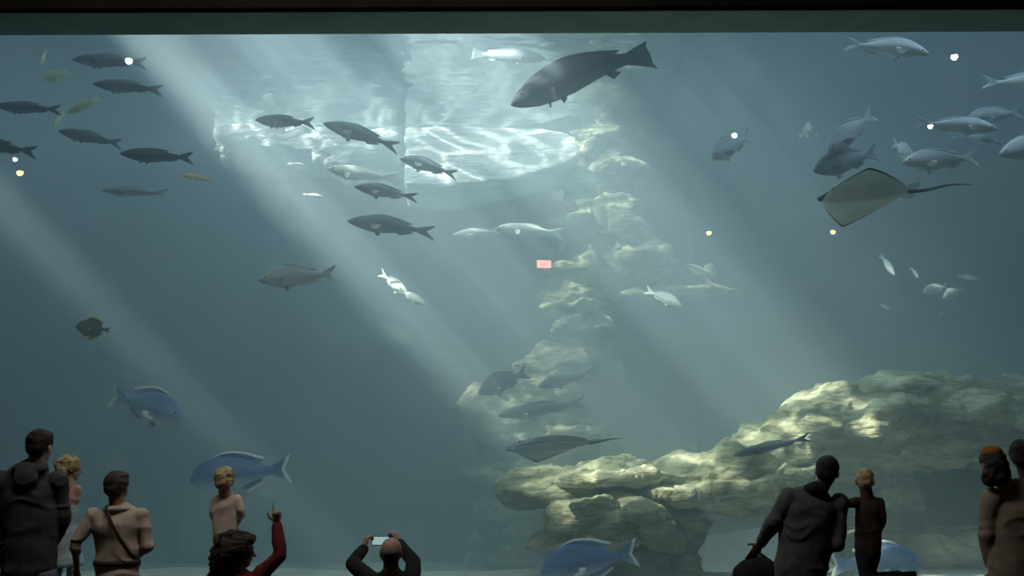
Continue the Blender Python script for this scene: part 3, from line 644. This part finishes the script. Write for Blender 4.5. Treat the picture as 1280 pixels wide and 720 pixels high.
def head(s, c, h, yaw, pitch=0, roll=0, ears=True):
    """head with a face, c centre of the skull and jaw together, looks along yaw (0 = towards the tank, + = right)"""
    Rm = Matrix.Rotation(-R(yaw), 3, 'Z') @ Matrix.Rotation(R(pitch), 3, 'X') @ Matrix.Rotation(R(roll), 3, 'Y')
    P = lambda x, y, z: c + Rm @ V(x * h, y * h, z * h)
    s.ell(P(0, -.04, .12), (.335 * h, .40 * h, .37 * h), Rm, 20, 14)        # skull
    s.ell(P(0, .10, -.12), (.26 * h, .27 * h, .34 * h), Rm, 18, 12)         # face
    s.ell(P(0, .20, -.38), (.13 * h, .12 * h, .10 * h), Rm, 12, 8)          # chin
    s.cap(P(0, .37, .02), P(0, .455, -.13), .035 * h, .058 * h)             # nose
    s.cap(P(-.07, .345, -.25), P(.07, .345, -.25), .038 * h, .038 * h)      # lips
    s.cap(P(-.15, .31, .06), P(.15, .31, .06), .05 * h, .05 * h)            # brow
    for sd in (-1, 1):
        s.ell(P(sd * .33, -.02, -.04), (.045 * h, .08 * h, .12 * h), Rm, 10, 8)
    return P, Rm
def hand(s, w, d, nrm, sc=1.0, pose='relaxed', side=1):
    """five fingered hand from the wrist w along d, nrm out of the back of the hand, side +1 = thumb on d x nrm side"""
    d = Vector(d).normalized(); n = Vector(nrm); n = (n - d * n.dot(d)).normalized(); b = d.cross(n) * side
    s.loft([(w - d * .02 * sc, .026 * sc, .02 * sc), (w + d * .02 * sc, .032 * sc, .018 * sc), (w + d * .06 * sc, .042 * sc, .017 * sc), (w + d * .09 * sc, .041 * sc, .014 * sc)], side=b, seg=12)
    for k, ln in enumerate((.075, .083, .077, .060)):
        base = w + d * (.088 * sc) + b * ((.030 - .020 * k) * sc); r = .0095 * sc
        c = {'relaxed': 0.35, 'grip': 1.15, 'point': 1.5, 'flat': 0.08}[pose]
        if pose == 'point' and k == 0: c = 0.03
        a1 = c * 0.8; p = base; dirs = [a1, a1 + c, a1 + 1.6 * c]
        for seg_, (a, f) in enumerate(zip(dirs, (.45, .32, .23))):
            q = p + (d * math.cos(a) - n * math.sin(a)) * (ln * sc * f * (1.12 if pose == 'point' and k == 0 else 1)); s.cap(p, q, r * (1 - .08 * seg_), r * (.92 - .08 * seg_), 8); p = q
    t0 = w + d * .03 * sc + b * .03 * sc; t1 = t0 + (d * .5 + b * .75 - n * .25).normalized() * .038 * sc
    t2 = t1 + (d * .85 + b * (.1 if pose in ('point', 'grip') else .45) - n * .35).normalized() * .032 * sc; s.cap(t0, t1, .014 * sc, .0115 * sc, 8); s.cap(t1, t2, .0115 * sc, .0095 * sc, 8)
def finish(s, vox, folds=0.0, seed=1, name='body', smooth=0.5, iters=4, freq=6):
    me = voxel(s.mesh(name), vox, smooth, iters)
    if folds:
        c = get_co(me); n = get_no(me); q = c * np.array([freq * .55, freq * .55, freq * 1.5]) + fbm(c * 3.5, 2, seed + 5)[:, None] * np.array([.6, .6, 1.6])
        r = 1 - np.abs(vnoise(q, seed)) * 2.2; c += n * ((np.clip(r, -.6, 1) * .55 + fbm(c * freq, 2, seed + 9) * .6) * folds)[:, None]; set_co(me, c)
    me.polygons.foreach_set('use_smooth', [True] * len(me.polygons)); return me
def torso(s, pel, nk, shL, shR, grow=0.0, top=True, hem=0.0, wide=1.0, loose=0.0):
    side = (shR - shL).normalized(); sw = (shR - shL).length; mid = (shL + shR) / 2
    U = lambda t: lerp(pel, mid, t)
    g = grow
    s.loft([(U(-.14 - hem), sw * .34 * wide + g, sw * .25 + g), (U(0), sw * .42 * wide + g, sw * .29 + g), (U(.16), sw * (.42 + loose * .3) * wide + g, sw * .28 + g), (U(.38), sw * (.375 + loose) * wide + g, sw * .27 + g), (U(.62), sw * (.43 + loose * .5) * wide + g, sw * .28 + g),
            (U(.84), sw * .50 + g, sw * .29 + g), (U(.98), sw * .50 + g, sw * .23 + g), (lerp(mid, nk, .40), sw * .37 + g * .6, sw * .19 + g * .6), (lerp(mid, nk, .75), sw * .24 + g * .5, sw * .17 + g * .5), (lerp(mid, nk, 1.05), sw * .17 + g * .4, sw * .15 + g * .4)], side=side, seg=20)
    for q in (shL, shR): s.ell(q + V(0, 0, -.01), sw * .14 + g, seg=14, ring=10)
class Person: pass
def person(label, Yp, skin, hd, hh, yaw, nk, shL, shR, elL, wrL, elR, wrR, pel, legs, top=('jacket', 'grey'), trous='denim', shoes='black', sc=1.0, pitch=0, roll=0,
           handL='relaxed', handR='relaxed', dirL=None, dirR=None, nrmL=(0, -1, 0), nrmR=(0, -1, 0), group=None, ar=1.0, vox=0.008, folds=0.010, hem=0.0, hands=True, sleeve=1.0, sideL=1, sideR=-1, wide=1.0, wrist_cover=.93):
    J = lambda q: W(q[0], q[1], Yp + (q[2] if len(q) > 2 else 0))
    p = Person(); p.sc = sc
    hc, nk, shL, shR, elL, wrL, elR, wrR, pel = [J(q) for q in (hd, nk, shL, shR, elL, wrL, elR, wrR, pel)]
    p.root = empty('person', (pel.x, pel.y, 0)); tag(p.root, label, 'person', group); o0 = p.root.location.copy()
    off = lambda v: v - o0
    hc, nk, shL, shR, elL, wrL, elR, wrR, pel = [off(q) for q in (hc, nk, shL, shR, elL, wrL, elR, wrR, pel)]
    p.__dict__.update(hc=hc, nk=nk, shL=shL, shR=shR, elL=elL, wrL=wrL, elR=elR, wrR=wrR, pel=pel, o0=o0, hh=hh)
    side = (shR - shL).normalized(); a = ar * sc
    legs = legs(p) if callable(legs) else legs
    s = Shells(); p.P, p.Rm = head(s, hc, hh, yaw, pitch, roll)
    s.cap(lerp(nk, (shL + shR) / 2, .5), p.P(0, -.08, -.2), max(.060 * a, hh * .26), hh * .24)
    torso(s, pel, nk, shL, shR, -0.012, wide=wide)
    for sh, el, wr, hp, dd, nn, sd in ((shL, elL, wrL, handL, dirL, nrmL, sideL), (shR, elR, wrR, handR, dirR, nrmR, sideR)):
        s.cap(sh, el, .052 * a, .040 * a); s.cap(el, wr, .040 * a, .026 * a)
        if hands: hand(s, wr, dd or (wr - el), nn, sc, hp, sd)
    for hip, kn, an, toe in legs:
        s.cap(hip, kn, .080 * a, .053 * a); s.cap(kn, an, .053 * a, .036 * a); s.cap(an, toe, .038 * a, .03 * a)
    link('body', finish(s, vox), PM[skin], p.root)
    for sd in (-1, 1):
        e = Shells(); e.ell(p.P(sd * .13, .325, -.005), hh * .045, seg=10, ring=8); link('eye', e.mesh('eye'), FM['eye'], p.root)
    nm, tm = top
    s = Shells(); torso(s, pel, nk, shL, shR, 0.016 * sc, hem=hem, wide=wide, loose=.06)
    for sh, el, wr in ((shL, elL, wrL), (shR, elR, wrR)):
        if sleeve >= 1: s.cap(sh, el, .068 * a, .056 * a); s.cap(el, lerp(el, wr, wrist_cover), .056 * a, .041 * a)
        else: s.cap(sh, lerp(sh, el, sleeve), .066 * a, .058 * a)
    p.top = link(nm, finish(s, 0.009, folds * 1.25, int(Yp * 7) + int(hd[0]), nm, 0.6, 9), PM[tm], p.root)
    s = Shells(); sw = (shR - shL).length
    s.loft([(lerp(pel, nk, .12), sw * .40 * wide, sw * .28), (pel, sw * .43 * wide, sw * .30), (pel + V(0, 0, -.09 * sc), sw * .36, sw * .27)], side=side, seg=18)
    for hip, kn, an, toe in legs: s.cap(hip, kn, .094 * a, .068 * a); s.cap(kn, lerp(kn, an, .94), .068 * a, .056 * a)
    link('trousers', finish(s, 0.012, folds * .8, 5, 'trousers'), PM[trous], p.root)
    for hip, kn, an, toe in legs:
        s = Shells(); d = (toe - an); s.cap(an + V(0, 0, -.02 * sc) if abs(d.z) < .1 else an, toe, .052 * a, .042 * a); s.cap(lerp(an, toe, -.25), toe, .040 * a, .04 * a); link('shoe', finish(s, 0.01, 0, 1, 'shoe'), PM[shoes], p.root)
    return p
def stand(dx=.10, foot_z=0.0, kb=0.05):
    def f(p):
        z0 = foot_z; sc = p.sc; r = []
        for sd in (-1, 1):
            hip = p.pel + V(sd * dx * sc, 0, -.05 * sc); an = V(p.pel.x + sd * (dx + .03) * sc, p.pel.y - .04 * sc, z0 + .075 * sc); kn = lerp(hip, an, .5) + V(0, kb * sc, 0)
            r.append((hip, kn, an, an + V(sd * .03 * sc, .15 * sc, -.035 * sc)))
        return r
    return f
def sit(p):                                                          # cross-legged on the floor, facing the tank
    r = []
    for sd in (-1, 1):
        hip = p.pel + V(sd * .11, .0, .0); kn = V(p.pel.x + sd * .36, p.pel.y + .30, .14); an = V(p.pel.x - sd * .10, p.pel.y + .38 + .1 * (sd > 0), .075); r.append((hip, kn, an, an + V(-sd * .13, .03, -.02)))
    return r
def hair(p, blobs, m, vox=.009, folds=.008, name='hair', seed=3):
    s = Shells()
    for (x, y, z, a, b, c) in blobs: s.ell(p.P(x, y, z), (a * p.hh, b * p.hh, c * p.hh), p.Rm, 16, 12)
    return link(name, finish(s, vox, folds, seed, name, freq=22), PM[m], p.root)
SHORT = [(0, -.07, .17, .37, .43, .36), (0, -.20, -.02, .33, .29, .30), (0, .12, .30, .30, .26, .20)]

# 1 man in the hoodie
p = person('man in a charcoal hooded top seen from behind, tallest figure at far left', 8.6, 'skin_light', (51, 558), .255, 15, (46, 578), (2, 601), (72, 601), (-14, 650, .05), (0, 688, .25), (78, 650, .05), (62, 684, .25), (36, 712), stand(), ('hoodie', 'charcoal'), 'denim', folds=.012, hem=-.04, ar=1.2, wide=1.08)
hair(p, SHORT, 'hair_dark')
s = Shells(); m_ = lerp(p.nk, (p.shL + p.shR) / 2, .55); s.ell(m_ + V(0, -.05, .03), (.135, .09, .055)); s.ell(m_ + V(0, -.115, -.05), (.10, .05, .10)); link('hood', finish(s, .01, .012, 6, 'hood'), PM['charcoal'], p.top)
# 2 small girl beyond him, on the step
p = person('small fair haired girl in a pale dress peeping out beside the hooded man', 9.45, 'skin_light', (88, 586), .21, 60, (86, 601), (73, 613), (97, 612), (70, 638), (78, 658, .12), (94, 640), (88, 655, .1), (84, 668), stand(.06, LZ), ('shirt', 'pink'), 'white', sc=.6, folds=.006, sleeve=.5, ar=.9)
hair(p, [(0, -.07, .17, .42, .46, .40), (0, -.28, -.08, .36, .30, .36), (0, -.38, .12, .22, .26, .24)], 'hair_blond', folds=.014)
s = Shells(); s.loft([(lerp(p.pel, p.nk, .55), .085, .07), (lerp(p.pel, p.nk, .15), .085, .075), (p.pel + V(0, 0, -.12), .12, .11), (p.pel + V(0, 0, -.26), .15, .13)], side=(1, 0, 0)); link('dress', finish(s, .01, .012, 8, 'dress'), PM['white'], p.root)
# 3 beige jacket
p = person('person in a beige jacket with a dark cross strap, elbows out, seen from behind', 8.9, 'skin_mid', (147, 609), .25, 12, (147, 628), (118, 643), (177, 643), (94, 680, -.04), (96, 712, .12), (185, 682, -.02), (168, 700, .2), (146, 722), stand(.085), ('jacket', 'beige'), 'black', sc=.85, folds=.012, hem=-.02, ar=1.02, wrist_cover=.35)
hair(p, SHORT, 'hair_brown', folds=.01)
s = Shells(); sw = (p.shR - p.shL).length
a_ = p.nk + V(-.07, -.02, -.02); b_ = lerp(p.pel, p.nk, .25) + V(sw * .46, -.03, 0); pts = []
for k in range(13): t = k / 12; q = lerp(a_, b_, t); q = q + V(0, -.035 - .10 * math.sin(math.pi * t) ** .6, 0); pts.append((q, .018, .006))
s.loft(pts, side=(1, 0, .8), seg=8); link('bag_strap', finish(s, .006, 0, 1, 'strap'), PM['leather'], p.top)
s = Shells(); c_ = lerp(p.shL, p.shR, .5) + V(0, -.02, .045); s.ell(c_, (.12, .085, .035)); link('collar', finish(s, .008, .006, 2, 'collar'), PM['beige'], p.top)
q_ = lerp(p.pel, p.nk, .20); s = Shells(); s.loft([(q_ + V(0, 0, -.02), sw * .49, sw * .34), (q_ + V(0, 0, .02), sw * .49, sw * .34)], side=(1, 0, 0), seg=28); link('waist_belt', s.mesh('belt'), PM['brown'], p.top)
# 5 seated person pointing, 4 toddler on the shoulders
p5 = person('seated person with bushy dark hair and red sleeve pointing up at the blue fish', 8.75, 'skin_mid', (301, 690), .24, 78, (298, 710), (268, 722), (326, 718), (256, 748, .1), (268, 735, .25), (350, 694, -.02), (346, 655, .02), (296, 800), sit, ('sweater', 'red'), 'denim', folds=.010, handR='point', nrmR=(0.3, 1, 0), sideR=1, dirR=(-.04, 0, 1), ar=1.02)
hair(p5, [(0, -.24, .14, .62, .62, .54), (0, -.50, -.14, .58, .48, .54), (0, -.50, -.50, .48, .42, .44), (0, .08, .38, .46, .34, .24), (.3, -.3, .1, .4, .4, .4)], 'hair_dark', folds=.026)
p = person('fair haired toddler in a peach top standing on the step behind the pointing person', 9.4, 'skin_light', (281, 601), .215, 5, (281, 614), (270, 624), (296, 624), (265, 643), (270, 657, .1), (303, 643), (296, 657, .1), (281, 668), stand(.055, LZ), ('shirt', 'peach'), 'khaki', sc=.6, folds=.008, sleeve=.75, ar=1.1, wide=1.25, hem=.02)
hair(p, [(0, -.07, .17, .40, .45, .38), (0, -.25, -.05, .34, .26, .28), (.05, -.1, .42, .2, .2, .14)], 'hair_blond', folds=.012)
# 6 phone
p = person('balding seated man in black holding up a phone with both hands', 8.8, 'skin_mid', (489, 692), .25, 0, (489, 709), (464, 724), (514, 724), (441, 704, .10), (455, 685, .26), (517, 702, .10), (499, 678, .26), (489, 800), sit, ('jacket', 'black'), 'denim', folds=.008, handL='grip', handR='grip', dirL=(.25, .25, 1), dirR=(-.5, .3, .8), nrmL=(-.8, -.5, 0), nrmR=(.8, -.5, .3), sideL=-1, sideR=1, ar=1.05)
hair(p, [(0, -.09, .06, .352, .415, .25), (0, -.2, -.08, .31, .26, .2)], 'hair_grey', folds=.002)
pc = W(476, 676, 9.12); ph = box('phone', (-.075, -.004, -.038), (.075, .004, .038), PM['black'], bevel=.003); ph.location = pc; ph.rotation_euler = (R(-10), 0, 0); tag(ph, 'phone held level in both hands of the balding seated man', 'phone')
sc2 = box('screen', (-.068, -.0055, -.032), (.068, -.0042, .032), PM['screen'], ph); 
# 7 leaning man
p = person('man in a grey sweater leaning on a dark bag with his left arm', 8.8, 'skin_dark', (1034, 590), .25, 20, (1024, 611), (986, 621), (1050, 628), (966, 654, .0), (951, 680, .3), (1046, 680, -.05), (1032, 664, .2), (1000, 716), stand(.10), ('sweater', 'grey'), 'black', folds=.010, handL='flat', dirL=(-.4, .5, -.7), ar=1.08, roll=8, hem=.06, wide=1.12)
hair(p, SHORT, 'hair_dark', folds=.004)
s = Shells(); s.ell(p.nk + V(-.04, -.05, .0), (.10, .08, .06)); link('collar', finish(s, .008, .008, 4, 'collar'), PM['black'], p.top)
s = Shells(); d_ = (p.wrL - p.elL).normalized(); s.cap(p.wrL - d_ * .025, p.wrL - d_ * .01, .038, .038); link('wristband', finish(s, .006, 0, 1, 'wristband'), PM['metal'], p.root)
# 8 kneeling child on the step
def kneel(p):
    r = []
    for sd, k in ((-1, 0), (1, 1)):
        hip = p.pel + V(sd * .05, 0, -.02); kn = V(p.pel.x - .02 + .03 * sd, p.pel.y + .06 * sd, LZ + .05); an = kn + V(.24 + .02 * k, -.04, .0 + .03 * k); r.append((hip, kn, an, an + V(.11, -.01, .01)))
    return r
p = person('child with short fair hair kneeling on the step beside the leaning man', 9.45, 'skin_dark', (1081, 602), .215, 10, (1083, 617), (1071, 628), (1099, 628), (1060, 630, -.05), (1046, 626, -.2), (1103, 652), (1096, 668, .12), (1085, 688), kneel, ('shirt', 'brown'), 'black', sc=.66, folds=.007, ar=1.0, wide=1.25)
hair(p, [(0, -.07, .20, .37, .43, .34), (0, -.2, .0, .33, .28, .26)], 'hair_blond', folds=.006)
# the dark bag on the step
s = Shells(); c_ = W(945, 702, 9.45); c_.z = LZ + .115
s.ell(V(0, 0, 0), (.17, .12, .12)); s.ell(V(.12, 0, -.02), (.12, .11, .10)); s.ell(V(-.10, 0, -.03), (.10, .11, .09)); s.ell(V(0, 0, .09), (.08, .07, .05))
me = finish(s, .01, .02, 9, 'bag', freq=7); bag = link('bag', me, PM['black']); bag.location = c_; tag(bag, 'soft black bag on the step under the hand of the leaning man', 'bag')
s = Shells(); s.loft([(V(-.09 + .18 * k / 10, -.02, .10 + .05 * math.sin(math.pi * k / 10)), .008, .012) for k in range(11)], side=(0, 1, 0), seg=8); link('handle', s.mesh('handle'), PM['leather'], bag)
# 9 tan coat
p = person('woman in a tan coat with long dark hair, at the right edge of the picture', 8.3, 'skin_mid', (1240, 580), .235, -12, (1256, 606), (1240, 624), (1304, 620), (1234, 668, 0), (1240, 712, .08), (1312, 668), (1306, 708, .1), (1270, 728), stand(.10), ('coat', 'tan'), 'black', folds=.012, hem=.25, ar=1.15, wide=1.12, wrist_cover=.8)
hair(p, [(0, -.07, .15, .38, .43, .36), (0, -.25, -.10, .40, .34, .40), (-.25, -.22, -.40, .26, .26, .30), (0, -.34, -.34, .34, .24, .30)], 'hair_dark', folds=.014)
s = Shells(); s.ell(p.P(0, -.05, .36), (.33 * p.hh, .36 * p.hh, .22 * p.hh), p.Rm); link('cap', finish(s, .008, .006, 4, 'cap'), PM['orange'], p.root)
# 10 dark haired man mostly beyond the frame
p = person('dark haired man half cut by the right edge behind the tan coat', 9.1, 'skin_dark', (1276, 570), .24, 10, (1284, 596), (1262, 612), (1316, 612), (1256, 655), (1262, 690, .1), (1322, 655), (1316, 690, .1), (1288, 705), stand(.10), ('jacket', 'brown'), 'black', ar=1.0)
hair(p, [(0, -.07, .17, .40, .45, .40), (0, -.22, -.06, .36, .30, .34)], 'hair_dark', folds=.01)
# the step under the window
box('trim_4', (XL, 9.2, 0.0), (XR, GY - 0.16, LZ), M['header'], bevel=0.02, kind='structure')
# ------------------------------------------------------------------ lamps of the hall, seen as reflections in the window
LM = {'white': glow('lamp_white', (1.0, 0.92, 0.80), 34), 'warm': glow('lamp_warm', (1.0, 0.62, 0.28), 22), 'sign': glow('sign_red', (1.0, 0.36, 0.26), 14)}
M['lamp_metal'] = plain('lamp_housing', (0.03, 0.03, 0.03), 0.5, 0.03, 5, 0)
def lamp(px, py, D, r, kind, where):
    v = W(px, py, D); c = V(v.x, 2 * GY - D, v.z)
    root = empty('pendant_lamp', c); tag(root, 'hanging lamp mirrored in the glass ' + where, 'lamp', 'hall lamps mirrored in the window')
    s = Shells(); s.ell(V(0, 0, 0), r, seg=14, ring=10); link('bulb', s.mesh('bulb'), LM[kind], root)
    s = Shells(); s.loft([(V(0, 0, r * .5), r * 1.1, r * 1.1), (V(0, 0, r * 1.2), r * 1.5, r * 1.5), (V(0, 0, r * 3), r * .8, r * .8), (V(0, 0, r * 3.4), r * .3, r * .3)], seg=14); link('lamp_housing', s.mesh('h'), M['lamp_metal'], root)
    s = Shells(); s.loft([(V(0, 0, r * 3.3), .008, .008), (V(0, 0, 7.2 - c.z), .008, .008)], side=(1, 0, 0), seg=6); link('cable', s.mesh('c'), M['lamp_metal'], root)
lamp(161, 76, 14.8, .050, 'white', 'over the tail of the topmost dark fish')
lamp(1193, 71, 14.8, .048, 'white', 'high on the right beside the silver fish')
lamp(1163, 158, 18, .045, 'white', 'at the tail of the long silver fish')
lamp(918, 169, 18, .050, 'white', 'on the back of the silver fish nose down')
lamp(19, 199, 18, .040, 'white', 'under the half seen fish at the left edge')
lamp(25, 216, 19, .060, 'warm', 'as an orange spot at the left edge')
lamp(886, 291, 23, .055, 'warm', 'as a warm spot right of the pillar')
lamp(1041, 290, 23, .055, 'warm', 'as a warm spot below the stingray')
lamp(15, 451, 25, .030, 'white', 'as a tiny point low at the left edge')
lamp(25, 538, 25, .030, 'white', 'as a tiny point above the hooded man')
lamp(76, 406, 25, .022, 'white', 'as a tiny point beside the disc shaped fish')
c = W(680, 330, 27.8); sg = empty('wall_sign', (c.x, 2 * GY - 27.8, c.z)); tag(sg, 'small lit red sign box reflected in the window left of the pillar', 'sign')
box('sign_case', (-.22, -.15, -.14), (.22, -.03, .14), M['lamp_metal'], sg, bevel=.01); box('lit_panel', (-.18, -.03, -.10), (.18, -.015, .10), LM['sign'], sg)
